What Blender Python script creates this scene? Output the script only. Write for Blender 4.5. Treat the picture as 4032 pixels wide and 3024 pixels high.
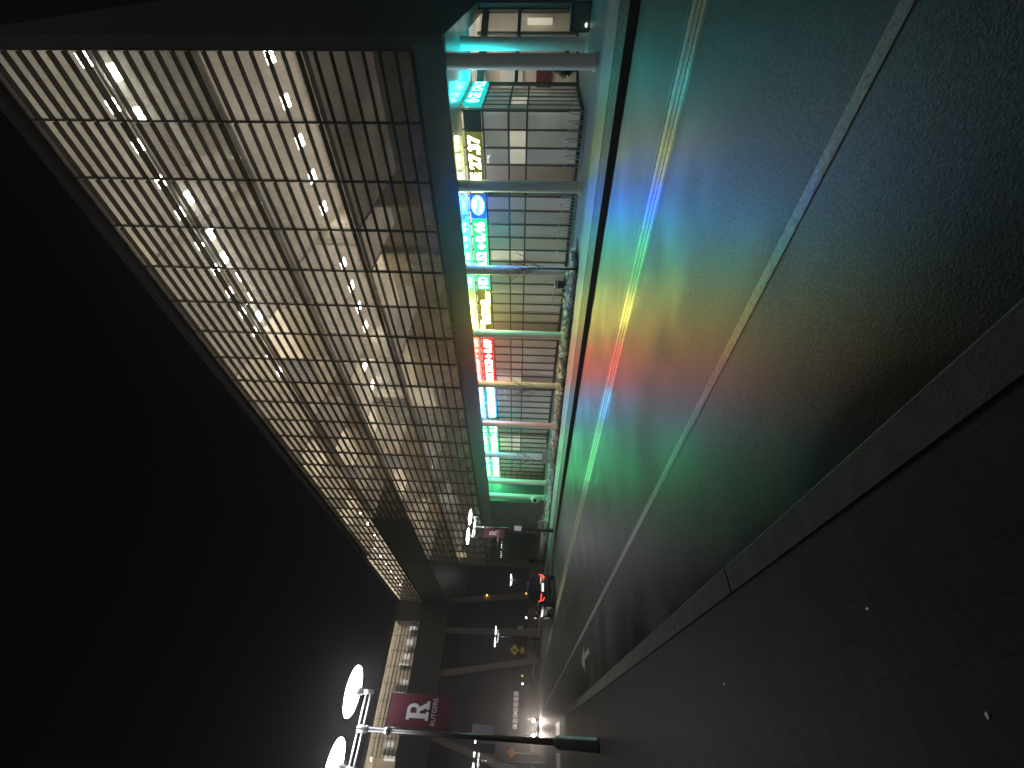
import bpy, bmesh, math, random
from mathutils import Vector, Matrix
random.seed(7)
C = bpy.context.scene
COL = C.collection
for o in list(bpy.data.objects): bpy.data.objects.remove(o)

# ------------------------------------------------------------------ camera, sky, exposure
cam_d = bpy.data.cameras.new('camera'); cam = bpy.data.objects.new('camera', cam_d); COL.objects.link(cam)
cam_d.sensor_fit = 'HORIZONTAL'; cam_d.sensor_width = 36; cam_d.lens = 14.107
cam_d.clip_start = 0.05; cam_d.clip_end = 2000
def unit(v): return v.normalized()
F, CX, CY = 1580.0, 2016.0, 1512.0
def ray(px, py): return Vector((-(py-CY), -(px-CX), -F))
_Y = unit(ray(2027, 2942)); _Z = unit(ray(-34000, 430)); _Z = unit(_Z - _Y*_Y.dot(_Z)); _X = _Y.cross(_Z)
R3 = Matrix((_X, _Y, _Z))                      # world = R3 @ upright camera vector
r, u, b = R3.col[0], R3.col[1], R3.col[2]
M3 = Matrix((-u, r, b)).transposed()           # the phone was held upright, its picture lies on its side
cam.matrix_world = Matrix.Translation((0, 0, 1.7)) @ M3.to_4x4()
C.camera = cam
C.view_settings.view_transform = 'Standard'; C.view_settings.look = 'None'
C.view_settings.exposure = 0; C.view_settings.gamma = 1
W = bpy.data.worlds.new('World'); C.world = W; W.use_nodes = True
nt = W.node_tree; nt.nodes.clear()
_o = nt.nodes.new('ShaderNodeOutputWorld'); _b = nt.nodes.new('ShaderNodeBackground')
_g = nt.nodes.new('ShaderNodeTexCoord'); _s = nt.nodes.new('ShaderNodeSeparateXYZ'); _r = nt.nodes.new('ShaderNodeValToRGB')
nt.links.new(_g.outputs['Generated'], _s.inputs[0]); nt.links.new(_s.outputs['Z'], _r.inputs[0])
_r.color_ramp.elements[0].position = 0.0; _r.color_ramp.elements[0].color = (.005, .0044, .006, 1)
_r.color_ramp.elements[1].position = 0.75; _r.color_ramp.elements[1].color = (.0013, .0012, .0016, 1)
_e = _r.color_ramp.elements.new(.3); _e.color = (.0032, .003, .0038, 1)
# added glow in the sky behind the photographer, lifts columns and end wall
_d = nt.nodes.new('ShaderNodeVectorMath'); _d.operation = 'DOT_PRODUCT'; _d.inputs[1].default_value = (-.62, -.76, .2)
nt.links.new(_g.outputs['Generated'], _d.inputs[0])
_m = nt.nodes.new('ShaderNodeMapRange'); _m.inputs[1].default_value = .15; _m.inputs[2].default_value = 1; _m.inputs[3].default_value = 0; _m.inputs[4].default_value = 1
nt.links.new(_d.outputs['Value'], _m.inputs[0])
_x = nt.nodes.new('ShaderNodeMix'); _x.data_type = 'RGBA'; nt.links.new(_m.outputs[0], _x.inputs[0]); nt.links.new(_r.outputs[0], _x.inputs[6]); _x.inputs[7].default_value = (.085, .079, .077, 1)
nt.links.new(_x.outputs[2], _b.inputs[0]); _b.inputs[1].default_value = 1.0
nt.links.new(_b.outputs[0], _o.inputs[0])
cy = C.cycles
cy.use_denoising = True; cy.max_bounces = 8; cy.diffuse_bounces = 4; cy.glossy_bounces = 4
cy.transparent_max_bounces = 24; cy.transmission_bounces = 4; cy.sample_clamp_indirect = 6; cy.caustics_reflective = False; cy.caustics_refractive = False

SL = 0.017                                     # the street falls away from the camera
def zr(y): return -SL*y
def zk(y): return .15 - SL*y

# ------------------------------------------------------------------ helpers
class MB:
    def __init__(s): s.v = []; s.f = []; s.m = []
    def add(s, vs, fs, mi=0):
        n = len(s.v); s.v += [tuple(p) for p in vs]; s.f += [tuple(n+i for i in q) for q in fs]; s.m += [mi]*len(fs)
    def quad(s, a, b, c, d, mi=0): s.add([a, b, c, d], [(0, 1, 2, 3)], mi)
    def box(s, x0, x1, y0, y1, z0, z1, mi=0):
        vs = [(x0,y0,z0),(x1,y0,z0),(x1,y1,z0),(x0,y1,z0),(x0,y0,z1),(x1,y0,z1),(x1,y1,z1),(x0,y1,z1)]
        s.add(vs, [(3,2,1,0),(4,5,6,7),(0,1,5,4),(1,2,6,5),(2,3,7,6),(3,0,4,7)], mi)
    def obox(s, c, ex, ey, ez, mi=0):          # oriented box from centre and three half vectors
        c, ex, ey, ez = Vector(c), Vector(ex), Vector(ey), Vector(ez)
        vs = [c+sx*ex+sy*ey+sz*ez for sz in (-1,1) for (sx,sy) in ((-1,-1),(1,-1),(1,1),(-1,1))]
        s.add(vs, [(3,2,1,0),(4,5,6,7),(0,1,5,4),(1,2,6,5),(2,3,7,6),(3,0,4,7)], mi)
    def tube(s, pts, rad, n=8, cap=True, mi=0):
        pts = [Vector(p) for p in pts]; k = len(pts)
        rs = rad if isinstance(rad, (list, tuple)) else [rad]*k
        rings = []; prev = None
        for i, p in enumerate(pts):
            t = (pts[min(i+1,k-1)]-pts[max(i-1,0)]).normalized()
            a = prev if prev is not None else (Vector((0,0,1)) if abs(t.z) < .9 else Vector((1,0,0)))
            a = (a - t*a.dot(t)).normalized(); prev = a; bb = t.cross(a)
            rings.append([p+(a*math.cos(2*math.pi*j/n)+bb*math.sin(2*math.pi*j/n))*rs[i] for j in range(n)])
        vs = [q for rg in rings for q in rg]
        fs = [(i*n+j, i*n+(j+1)%n, (i+1)*n+(j+1)%n, (i+1)*n+j) for i in range(k-1) for j in range(n)]
        if cap: fs += [tuple(range(n-1,-1,-1)), tuple((k-1)*n+j for j in range(n))]
        s.add(vs, fs, mi)
    def lathe(s, prof, n=20, c=(0,0,0), mi=0):
        vs = [(c[0]+q*math.cos(2*math.pi*j/n), c[1]+q*math.sin(2*math.pi*j/n), c[2]+z) for q, z in prof for j in range(n)]
        fs = [(i*n+j, i*n+(j+1)%n, (i+1)*n+(j+1)%n, (i+1)*n+j) for i in range(len(prof)-1) for j in range(n)]
        s.add(vs, fs, mi)
    def build(s, name, mats, parent=None, smooth=False, bevel=0):
        me = bpy.data.meshes.new(name); me.from_pydata(s.v, [], s.f)
        for m in (mats if isinstance(mats, list) else [mats]): me.materials.append(m)
        for p, mi in zip(me.polygons, s.m): p.material_index = mi; p.use_smooth = smooth
        me.update()
        o = bpy.data.objects.new(name, me); COL.objects.link(o)
        if parent: o.parent = parent
        if bevel:
            md = o.modifiers.new('bevel', 'BEVEL'); md.width = bevel; md.segments = 2; md.limit_method = 'ANGLE'
        return o
def tag(o, label=None, cat=None, group=None, kind=None):
    if label: o['label'] = label
    if cat: o['category'] = cat
    if group: o['group'] = group
    if kind: o['kind'] = kind
    return o
def thing(name, label, cat, loc=(0,0,0), rz=0, group=None):
    o = bpy.data.objects.new(name, None); COL.objects.link(o); o.location = loc; o.rotation_euler = (0,0,rz)
    o.empty_display_size = .2
    return tag(o, label, cat, group)
def copy_tree(o, parent=None):
    c = o.copy(); COL.objects.link(c)
    if parent: c.parent = parent
    for ch in list(o.children): copy_tree(ch, c)
    return c

def N(t, k, **kw):
    n = t.nodes.new(k)
    for a, v in kw.items(): setattr(n, a, v)
    return n
def mat(name, col=(.5,.5,.5), rough=.5, metal=0, emit=None, es=0, spec=.5, noise=0, nscale=8, bump=0, bscale=60, coat=0, rvar=0):
    m = bpy.data.materials.new(name); m.use_nodes = True; t = m.node_tree; p = t.nodes['Principled BSDF']
    p.inputs['Base Color'].default_value = (*col, 1); p.inputs['Roughness'].default_value = rough; p.inputs['Metallic'].default_value = metal
    p.inputs['Specular IOR Level'].default_value = spec
    if coat: p.inputs['Coat Weight'].default_value = coat; p.inputs['Coat Roughness'].default_value = .08
    if emit: p.inputs['Emission Color'].default_value = (*emit, 1); p.inputs['Emission Strength'].default_value = es
    if noise or bump or rvar:
        tc = N(t, 'ShaderNodeTexCoord')
        if noise or rvar:
            nz = N(t, 'ShaderNodeTexNoise'); nz.inputs['Scale'].default_value = nscale; nz.inputs['Detail'].default_value = 6
            nz.inputs['Roughness'].default_value = .65
            t.links.new(tc.outputs['Object'], nz.inputs['Vector'])
        if noise:
            rp = N(t, 'ShaderNodeValToRGB')
            rp.color_ramp.elements[0].position = .3; rp.color_ramp.elements[1].position = .7
            rp.color_ramp.elements[0].color = (*[max(0, c*(1-noise)) for c in col], 1)
            rp.color_ramp.elements[1].color = (*[min(1, c*(1+noise)) for c in col], 1)
            t.links.new(nz.outputs['Fac'], rp.inputs[0]); t.links.new(rp.outputs[0], p.inputs['Base Color'])
        if rvar:
            mr = N(t, 'ShaderNodeMapRange'); mr.inputs[1].default_value = .3; mr.inputs[2].default_value = .7
            mr.inputs[3].default_value = max(.03, rough-rvar); mr.inputs[4].default_value = min(1, rough+rvar)
            t.links.new(nz.outputs['Fac'], mr.inputs[0]); t.links.new(mr.outputs[0], p.inputs['Roughness'])
        if bump:
            n2 = N(t, 'ShaderNodeTexNoise'); n2.inputs['Scale'].default_value = bscale; n2.inputs['Detail'].default_value = 4
            t.links.new(tc.outputs['Object'], n2.inputs['Vector'])
            bp = N(t, 'ShaderNodeBump'); bp.inputs['Strength'].default_value = bump; bp.inputs['Distance'].default_value = .02
            t.links.new(n2.outputs['Fac'], bp.inputs['Height']); t.links.new(bp.outputs[0], p.inputs['Normal'])
    return m
def emat(name, col, s):
    m = bpy.data.materials.new(name); m.use_nodes = True; t = m.node_tree; t.nodes.clear()
    e = N(t, 'ShaderNodeEmission'); e.inputs[0].default_value = (*col, 1); e.inputs[1].default_value = s
    o = N(t, 'ShaderNodeOutputMaterial'); t.links.new(e.outputs[0], o.inputs[0]); return m
def glassmat(name, tint=(.9,.93,.92), refl=1.0, rough=.02, film=0):
    m = bpy.data.materials.new(name); m.use_nodes = True; t = m.node_tree; t.nodes.clear()
    tr = N(t, 'ShaderNodeBsdfTransparent'); tr.inputs[0].default_value = (*tint, 1)
    gl = N(t, 'ShaderNodeBsdfGlossy'); gl.inputs['Roughness'].default_value = rough
    fr = N(t, 'ShaderNodeFresnel'); ge = N(t, 'ShaderNodeNewGeometry'); mi = N(t, 'ShaderNodeMix')
    mi.inputs[2].default_value = 1.5; mi.inputs[3].default_value = 1/1.5          # the same reflection from either side
    t.links.new(ge.outputs['Backfacing'], mi.inputs[0]); t.links.new(mi.outputs[0], fr.inputs[0])
    ml = N(t, 'ShaderNodeMath', operation='MULTIPLY'); ml.inputs[1].default_value = refl
    mx = N(t, 'ShaderNodeMixShader'); o = N(t, 'ShaderNodeOutputMaterial')
    t.links.new(fr.outputs[0], ml.inputs[0]); t.links.new(ml.outputs[0], mx.inputs[0])
    base = tr
    if film:                                     # translucent layer added to veil the rooms in a soft glow
        tl = N(t, 'ShaderNodeBsdfTranslucent'); tl.inputs[0].default_value = (.9,.88,.85,1); m0 = N(t, 'ShaderNodeMixShader')
        tc = N(t, 'ShaderNodeTexCoord'); nz = N(t, 'ShaderNodeTexNoise'); nz.inputs['Scale'].default_value = 1.7; nz.inputs['Detail'].default_value = 5
        mr = N(t, 'ShaderNodeMapRange'); mr.inputs[1].default_value = .3; mr.inputs[2].default_value = .7; mr.inputs[3].default_value = film*.6; mr.inputs[4].default_value = film*1.4
        t.links.new(tc.outputs['Object'], nz.inputs['Vector']); t.links.new(nz.outputs['Fac'], mr.inputs[0]); t.links.new(mr.outputs[0], m0.inputs[0])
        t.links.new(tr.outputs[0], m0.inputs[1]); t.links.new(tl.outputs[0], m0.inputs[2]); base = m0
    t.links.new(base.outputs[0], mx.inputs[1]); t.links.new(gl.outputs[0], mx.inputs[2]); t.links.new(mx.outputs[0], o.inputs[0])
    return m

def asphalt():
    m = mat('wet_asphalt', (.05,.052,.05), .4); t = m.node_tree; p = t.nodes['Principled BSDF']
    tc = N(t, 'ShaderNodeTexCoord')
    a = N(t, 'ShaderNodeTexNoise'); a.inputs['Scale'].default_value = 55; a.inputs['Detail'].default_value = 5; a.inputs['Roughness'].default_value = .8
    c = N(t, 'ShaderNodeTexNoise'); c.inputs['Scale'].default_value = .9; c.inputs['Detail'].default_value = 5
    v = N(t, 'ShaderNodeTexVoronoi'); v.inputs['Scale'].default_value = 80
    for n in (a, c, v): t.links.new(tc.outputs['Object'], n.inputs['Vector'])
    rp = N(t, 'ShaderNodeValToRGB'); rp.color_ramp.elements[0].position = .4; rp.color_ramp.elements[1].position = .62
    rp.color_ramp.elements[0].color = (.001,.001,.001,1); rp.color_ramp.elements[1].color = (.085,.085,.082,1)
    t.links.new(a.outputs['Fac'], rp.inputs[0])
    r2 = N(t, 'ShaderNodeMapRange'); r2.inputs[1].default_value = .3; r2.inputs[2].default_value = .7; r2.inputs[3].default_value = .75; r2.inputs[4].default_value = 1.2
    t.links.new(c.outputs['Fac'], r2.inputs[0])
    mm = N(t, 'ShaderNodeVectorMath', operation='SCALE'); t.links.new(rp.outputs[0], mm.inputs[0]); t.links.new(r2.outputs[0], mm.inputs['Scale'])
    # shadow band along the near kerb, painted into colour and specular
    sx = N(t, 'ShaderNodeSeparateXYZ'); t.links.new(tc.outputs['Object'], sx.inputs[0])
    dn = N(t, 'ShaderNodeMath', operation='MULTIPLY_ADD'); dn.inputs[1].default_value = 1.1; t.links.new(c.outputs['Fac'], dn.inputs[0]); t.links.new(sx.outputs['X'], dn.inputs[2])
    kerb_shade = N(t, 'ShaderNodeMapRange'); kerb_shade.inputs[1].default_value = 1.8; kerb_shade.inputs[2].default_value = 3.0; kerb_shade.inputs[3].default_value = .08; kerb_shade.inputs[4].default_value = 1
    t.links.new(dn.outputs[0], kerb_shade.inputs[0])
    m2 = N(t, 'ShaderNodeVectorMath', operation='SCALE'); t.links.new(mm.outputs[0], m2.inputs[0]); t.links.new(kerb_shade.outputs[0], m2.inputs['Scale'])
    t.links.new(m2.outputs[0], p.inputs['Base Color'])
    sp_ = N(t, 'ShaderNodeMath', operation='MULTIPLY'); sp_.inputs[1].default_value = .78; t.links.new(kerb_shade.outputs[0], sp_.inputs[0]); t.links.new(sp_.outputs[0], p.inputs['Specular IOR Level'])
    r3 = N(t, 'ShaderNodeMapRange'); r3.inputs[1].default_value = .3; r3.inputs[2].default_value = .7; r3.inputs[3].default_value = .42; r3.inputs[4].default_value = .56
    t.links.new(c.outputs['Fac'], r3.inputs[0]); t.links.new(r3.outputs[0], p.inputs['Roughness'])
    ad = N(t, 'ShaderNodeMath', operation='ADD'); t.links.new(a.outputs['Fac'], ad.inputs[0]); t.links.new(v.outputs['Distance'], ad.inputs[1])
    bp = N(t, 'ShaderNodeBump'); bp.inputs['Strength'].default_value = .22; bp.inputs['Distance'].default_value = .006
    t.links.new(ad.outputs[0], bp.inputs['Height']); t.links.new(bp.outputs[0], p.inputs['Normal'])
    return m
def pavers(name, c1, c2, mortar, bw, bh, rough=.6, rot=0):
    m = mat(name, c1, rough); t = m.node_tree; p = t.nodes['Principled BSDF']
    tc = N(t, 'ShaderNodeTexCoord'); mp = N(t, 'ShaderNodeMapping'); mp.inputs['Rotation'].default_value = (0,0,rot)
    br = N(t, 'ShaderNodeTexBrick'); br.inputs['Scale'].default_value = 1; br.inputs['Brick Width'].default_value = bw; br.inputs['Row Height'].default_value = bh
    br.inputs['Mortar Size'].default_value = .006; br.inputs['Color1'].default_value = (*c1,1); br.inputs['Color2'].default_value = (*c2,1); br.inputs['Mortar'].default_value = (*mortar,1)
    t.links.new(tc.outputs['Object'], mp.inputs[0]); t.links.new(mp.outputs[0], br.inputs['Vector'])
    nz = N(t, 'ShaderNodeTexNoise'); nz.inputs['Scale'].default_value = 5; nz.inputs['Detail'].default_value = 8
    t.links.new(tc.outputs['Object'], nz.inputs['Vector'])
    r2 = N(t, 'ShaderNodeMapRange'); r2.inputs[1].default_value = .25; r2.inputs[2].default_value = .75; r2.inputs[3].default_value = .6; r2.inputs[4].default_value = 1.25
    t.links.new(nz.outputs['Fac'], r2.inputs[0])
    mm = N(t, 'ShaderNodeVectorMath', operation='SCALE'); t.links.new(br.outputs['Color'], mm.inputs[0]); t.links.new(r2.outputs[0], mm.inputs['Scale'])
    t.links.new(mm.outputs[0], p.inputs['Base Color']); p.inputs['Specular IOR Level'].default_value = .15
    bp = N(t, 'ShaderNodeBump'); bp.inputs['Strength'].default_value = .6; bp.inputs['Distance'].default_value = .01; bp.invert = True
    t.links.new(br.outputs['Fac'], bp.inputs['Height']); t.links.new(bp.outputs[0], p.inputs['Normal'])
    return m

M = dict(
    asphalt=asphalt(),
    white_paint=mat('worn_white_paint', (.3,.3,.29), .34, noise=.45, nscale=30, bump=.25, bscale=60),
    yellow_paint=mat('worn_yellow_paint', (.8,.74,.5), .22, noise=.4, nscale=24, bump=.2, bscale=60),
    seal=mat('crack_sealant', (.4,.4,.37), .25),
    kerb=mat('kerb_concrete', (.07,.07,.064), .75, spec=.15, noise=.25, nscale=9, bump=.2),
    kerb_shaded=mat('shaded_kerb', (.035,.035,.035), .7, noise=.3),  # shade on the far kerb face put into its base colour
    concrete=mat('sidewalk_concrete', (.36,.36,.34), .42, noise=.14, nscale=4, bump=.12, bscale=90),
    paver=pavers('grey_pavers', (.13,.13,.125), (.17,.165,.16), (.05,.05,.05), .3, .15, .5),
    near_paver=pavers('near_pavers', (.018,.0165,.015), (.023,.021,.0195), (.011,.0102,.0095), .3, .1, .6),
    soil=mat('soil', (.05,.04,.03), .9, noise=.5, nscale=14, bump=.6),
    ground=mat('dark_ground', (.05,.055,.045), .9, noise=.4, nscale=.6),
    plaza=mat('plaza_paving', (.17,.17,.165), .35, noise=.15, nscale=3),
    fascia=mat('dark_metal_panel', (.17,.175,.18), .5, metal=.2, noise=.12, nscale=2),
    endwall=mat('end_wall_panel', (.1,.1,.097), .6, noise=.15, nscale=1.5),
    mullion=mat('dark_bronze_mullion', (.085,.075,.062), .5),
    glass=glassmat('office_glass', film=.34),
    shop_glass=glassmat('storefront_glass', (.82,.86,.84), 1.0, .03),
    soffit=mat('glossy_soffit', (.5,.5,.5), .14, metal=.2, spec=.9),
    column=mat('painted_column', (.78,.77,.75), .45, noise=.06, nscale=6),
    ceiling=mat('white_ceiling', (.62,.58,.52), .8, noise=.08, nscale=1.2),
    room=mat('room_wall', (.68,.6,.5), .7, noise=.1, nscale=.8),
    room2=mat('room_wall_grey', (.42,.38,.34), .7, noise=.12, nscale=.8),
    slab=mat('floor_carpet', (.35,.32,.28), .8),
    black=mat('black_metal', (.012,.012,.013), .38, metal=.3),
    steel=mat('brushed_steel', (.55,.56,.57), .28, metal=.9),
    grey_mesh=mat('grey_perforated_metal', (.34,.34,.33), .5, metal=.3, noise=.1, nscale=20),
    bark=mat('bark', (.06,.05,.042), .85, noise=.3, nscale=30),
    leaf_pale=mat('pale_leaf', (.9,.91,.87), .5, noise=.25, nscale=30),
    leaf_green=mat('green_leaf', (.12,.17,.09), .6, noise=.3, nscale=20),
    leaf_dark=mat('dark_evergreen', (.015,.03,.013), .7, noise=.4, nscale=20),
    banner=mat('crimson_banner', (.1,.008,.017), .7, noise=.1, nscale=10),
    white=mat('white_sign_face', (.75,.74,.73), .5),
    yellow_sign=mat('yellow_sign_face', (.85,.68,.03), .45),
    pinkcol=mat('pale_concrete_strut', (.36,.32,.31), .7, noise=.12, nscale=2),
    car=mat('dark_car_paint', (.008,.012,.03), .16, metal=.4, coat=1),
    tyre=mat('tyre_rubber', (.012,.012,.012), .8),
    carglass=mat('car_glass', (.008,.01,.01), .06, spec=.8),
    lamp=emat('lamp_glow', (1,.95,1), 36),
    far_lamp=emat('far_lamp_glow', (.92,1,.95), 12),
    tail=emat('tail_light_glow', (1,.06,.04), 2.2),
    plate_glow=emat('plate_glow', (1,.9,.65), 1.3),
    headlight=emat('headlight_glow', (1,.66,.4), 260),
    red_glow=emat('red_exit_glow', (1,.06,.09), 1.6),
    amber=emat('amber_glow', (1,.5,.15), 3),
    amber_hot=emat('amber_window_glow', (1,.62,.2), 2.2),
    cloth=mat('dark_clothing', (.012,.013,.012), .8), skin=mat('skin', (.3,.2,.15), .6), hair=mat('dark_hair', (.015,.012,.01), .6),
    far_wall=mat('far_wall', (.05,.04,.04), .9),
    far_win=emat('far_window_glow', (.8,.72,.7), .35),
)

# ------------------------------------------------------------------ ground, street, pavements
def strip(x0, x1, y0, y1, zf0, zf1=None, step=2.0, dz=0):
    mb = MB(); zf1 = zf1 or zf0; n = max(1, int((y1-y0)/step)); ys = [y0+(y1-y0)*i/n for i in range(n+1)]
    for ya, yb in zip(ys, ys[1:]):
        mb.quad((x0,ya,zf0(ya)+dz), (x1,ya,zf1(ya)+dz), (x1,yb,zf1(yb)+dz), (x0,yb,zf0(yb)+dz))
    return mb
def S(o): return tag(o, kind='structure')
g = MB(); g.quad((-400,-80,zr(-80)-.35), (400,-80,zr(-80)-.35), (400,600,zr(600)-.35), (-400,600,zr(600)-.35)); S(g.build('ground', M['ground']))
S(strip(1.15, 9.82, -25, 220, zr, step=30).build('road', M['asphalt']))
S(strip(-60, 1.15, 21, 38, zr, step=30).build('side_street', M['asphalt']))
S(strip(-60, 1.15, 38, 220, zr, step=60, dz=-.004).build('far_road', M['asphalt']))
S(strip(2.61, 2.715, -12, 44, zr, dz=.004, step=60).build('edge_line', M['white_paint']))
cl = MB()
for a, b_ in ((5.78,5.91),(5.96,6.1),(6.15,6.3)):
    q = strip(a, b_, -12, 70, zr, dz=.004, step=90); cl.add(q.v, q.f)
S(cl.build('centre_lines', M['yellow_paint']))
q = strip(8.84, 8.885, -12, 60, zr, dz=.004, step=90); S(q.build('gutter_line', M['seal']))
def ribbon(pts, w, dz=.008):
    mb = MB(); pts = [Vector((x,y,0)) for x,y in pts]; L = []; 
    for i, p in enumerate(pts):
        t = (pts[min(i+1,len(pts)-1)]-pts[max(i-1,0)]).normalized(); nrm = Vector((-t.y,t.x,0))*w*.5
        L.append(((p+nrm), (p-nrm)))
    for (a,c),(d,e) in zip(L, L[1:]):
        f = lambda p: (p.x,p.y,zr(p.y)+dz)
        mb.quad(f(a),f(c),f(e),f(d))
    return mb
sl = MB()
for pts, w in (([(7.25,3.95),(7.05,4.5),(6.75,4.85),(6.42,5.1),(6.34,5.6),(6.33,9)], .035),
               ([(5.7,-2),(5.72,3),(5.74,8),(5.72,12)], .03), ([(6.42,-2),(6.4,3),(6.41,8),(6.4,14)], .03),
               ([(6.05,-2),(6.04,3),(6.05,8),(6.04,16)], .03),
               ([(5.72,6.5),(5.5,7.6),(5.3,8.6),(5.1,9.0),(5.3,9.8),(5.6,10.6),(5.72,11.2)], .04),
               ([(5.72,12),(5.5,13.0),(5.2,13.3),(5.05,12.9),(5.2,12.0),(5.45,10.8),(5.6,10.0)], .05),
               ([(4.74,11.7),(4.7,12.0),(4.62,12.6)], .06)):
    q = ribbon(pts, w); sl.add(q.v, q.f)
S(sl.build('crack_seal', M['seal']))
am = MB()                                       # worn cycle-lane arrow on the shoulder
for poly in ([(2.02,14.9),(1.72,14.0),(1.98,14.0),(1.98,12.9),(2.12,12.9),(2.12,14.0),(2.35,14.0)],):
    am.add([(x,y,zr(y)+.004) for x,y in poly], [tuple(range(len(poly)))[::-1]])
S(am.build('lane_arrow', M['white_paint']))
cw = MB()
for k in range(9):
    x = .5-1.15*k; cw.quad(*[(X,Y,zr(Y)+.004) for X,Y in ((x,25.6),(x+.55,25.6),(x+.55,28.6),(x,28.6))])
S(cw.build('crosswalk', M['white_paint']))
# near pavement and its kerb stones
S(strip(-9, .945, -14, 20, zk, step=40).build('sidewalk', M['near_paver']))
kb = MB(); y = -14.0
ends = [-14, -8.7, -2.7, 3.33, 9.35, 15.4, 20]
for a, b_ in zip(ends, ends[1:]):
    a2, b2 = a+.012, b_-.012
    vs = [(.955,a2,zk(a2)+.006),(1.13,a2,zk(a2)+.006),(1.155,a2,zk(a2)-.02),(1.175,a2,zr(a2)-.1),(.955,a2,zr(a2)-.1)]
    ve = [(.955,b2,zk(b2)+.006),(1.13,b2,zk(b2)+.006),(1.155,b2,zk(b2)-.02),(1.175,b2,zr(b2)-.1),(.955,b2,zr(b2)-.1)]
    kb.add(vs+ve, [(0,1,6,5),(1,2,7,6),(2,3,8,7),(3,4,9,8),(4,0,5,9),(4,3,2,1,0),(5,6,7,8,9)])
S(kb.build('kerb', M['kerb']))
# far side: kerb face with its shade painted in, paver band, bright walk, planting bed, plaza
kf = strip(9.8, 9.83, -25, 110, lambda y: zr(y)-.02, lambda y: zk(y)-.012, step=150)
S(kf.build('far_kerb_face', M['kerb_shaded']))
S(strip(9.83, 11.0, -25, 110, zk, step=150, dz=-.008).build('paver_band', M['paver']))
zi = lambda y: max(0.0, zk(y)) if y < 9 else zk(y)
S(strip(11.0, 12.9, -25, 110, zk, step=150).build('far_sidewalk', M['concrete']))
def zin(y): return zk(y)*(1-min(1, max(0, (8.8-y)/3))) if y < 8.8 else zk(y)
S(strip(12.9, 14.42, -25, 7.5, zk, lambda y: .0, step=1.0).build('forecourt', M['plaza']))
S(strip(12.9, 14.42, 7.5, 36, zk, zk, step=30, dz=-.004).build('planting_bed', M['soil']))
S(strip(12.9, 14.42, 36, 110, zk, zk, step=90, dz=-.002).build('far_lawn', M['ground']))
pz = MB(); pz.box(14.42, 46, -25, 48, -1.6, 0); S(pz.build('plaza', M['plaza']))

# ------------------------------------------------------------------ the main building
B = thing('office_building', 'long glass office building with a glowing ticker behind its street columns', 'building', (15, 2, 0))
def part(mb, name, m, parent=None, world=True, **k):
    o = mb.build(name, m, None, **k); p = parent or B
    o.parent = p
    if p is B: o.matrix_parent_inverse = Matrix.Translation(-Vector(B.location))
    return o
XF, Y0, BAY, ST0, SH, ROW = 15.0, 2.12, 1.875, 5.41, 3.4, 3.4/7
NB = 24; YE = Y0+NB*BAY                        # 47.1
TOP = ST0+4*SH+.35
# fascia, end wall, roof, soffits
m_ = MB(); m_.box(XF-.04, XF+.3, Y0-.1, 37.6, 4.47, ST0-.02); part(m_, 'fascia', M['fascia'])
m_ = MB(); m_.box(XF-.02, 36, Y0-.32, Y0-.005, 4.5, TOP+.25)
for k in range(5): m_.box(XF-.03, XF+.2, Y0-.34, Y0-.3, ST0+k*SH-.05, ST0+k*SH+.02)
part(m_, 'end_wall', M['endwall'])
m_ = MB(); m_.box(XF-.05, 36, Y0, YE+.2, TOP, TOP+.3); part(m_, 'roof', M['endwall'])
m_ = MB(); m_.box(XF+.3, 17.02, Y0-.3, 37.4, 4.48, 4.62); m_.box(17.02, 27, Y0-.3, 4.05, 4.481, 4.62); part(m_, 'soffit', M['soffit'])
# windows: fins, posts and a pane of glass for every bay of every storey
def win_mb(w, rows, rh, fin=.15):
    mb = MB()
    mb.box(-.02, .13, 0, .05, 0, rows*rh-.002)                # vertical post
    for k in range(rows):
        t = .07 if k == 0 else .042
        mb.box(-fin if k else -fin-.03, .05, .051, w-.001, k*rh, k*rh+t)
    return mb
wf = win_mb(BAY, 7, ROW); pn = MB(); pn.quad((.04,.05,.05), (.04,BAY,.05), (.04,BAY,SH-.02), (.04,.05,SH-.02))
proto_w = wf.build('window', M['mullion']); proto_p = pn.build('pane', M['glass'], proto_w)
first = True
def place_win(proto, parent, loc, rz=0):
    global first
    w = copy_tree(proto); w.parent = parent
    w.matrix_parent_inverse = Matrix.Translation(-Vector(parent.location)); w.location = loc; w.rotation_euler = (0,0,rz)
    return w
for s in range(4):
    for i in range(NB):
        y = Y0+i*BAY
        if s == 2 and i >= 18: continue                        # dark cladding there
        place_win(proto_w, B, (XF, y, ST0+s*SH))
m_ = MB(); m_.box(XF-.02, XF+.2, Y0+18*BAY, YE, ST0+2*SH+.06, ST0+3*SH-.02); part(m_, 'cladding_panel', M['endwall'])
m_ = MB(); m_.box(XF, XF+.12, YE, YE+.15, -.9, TOP); part(m_, 'corner_post', M['mullion'])
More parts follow.
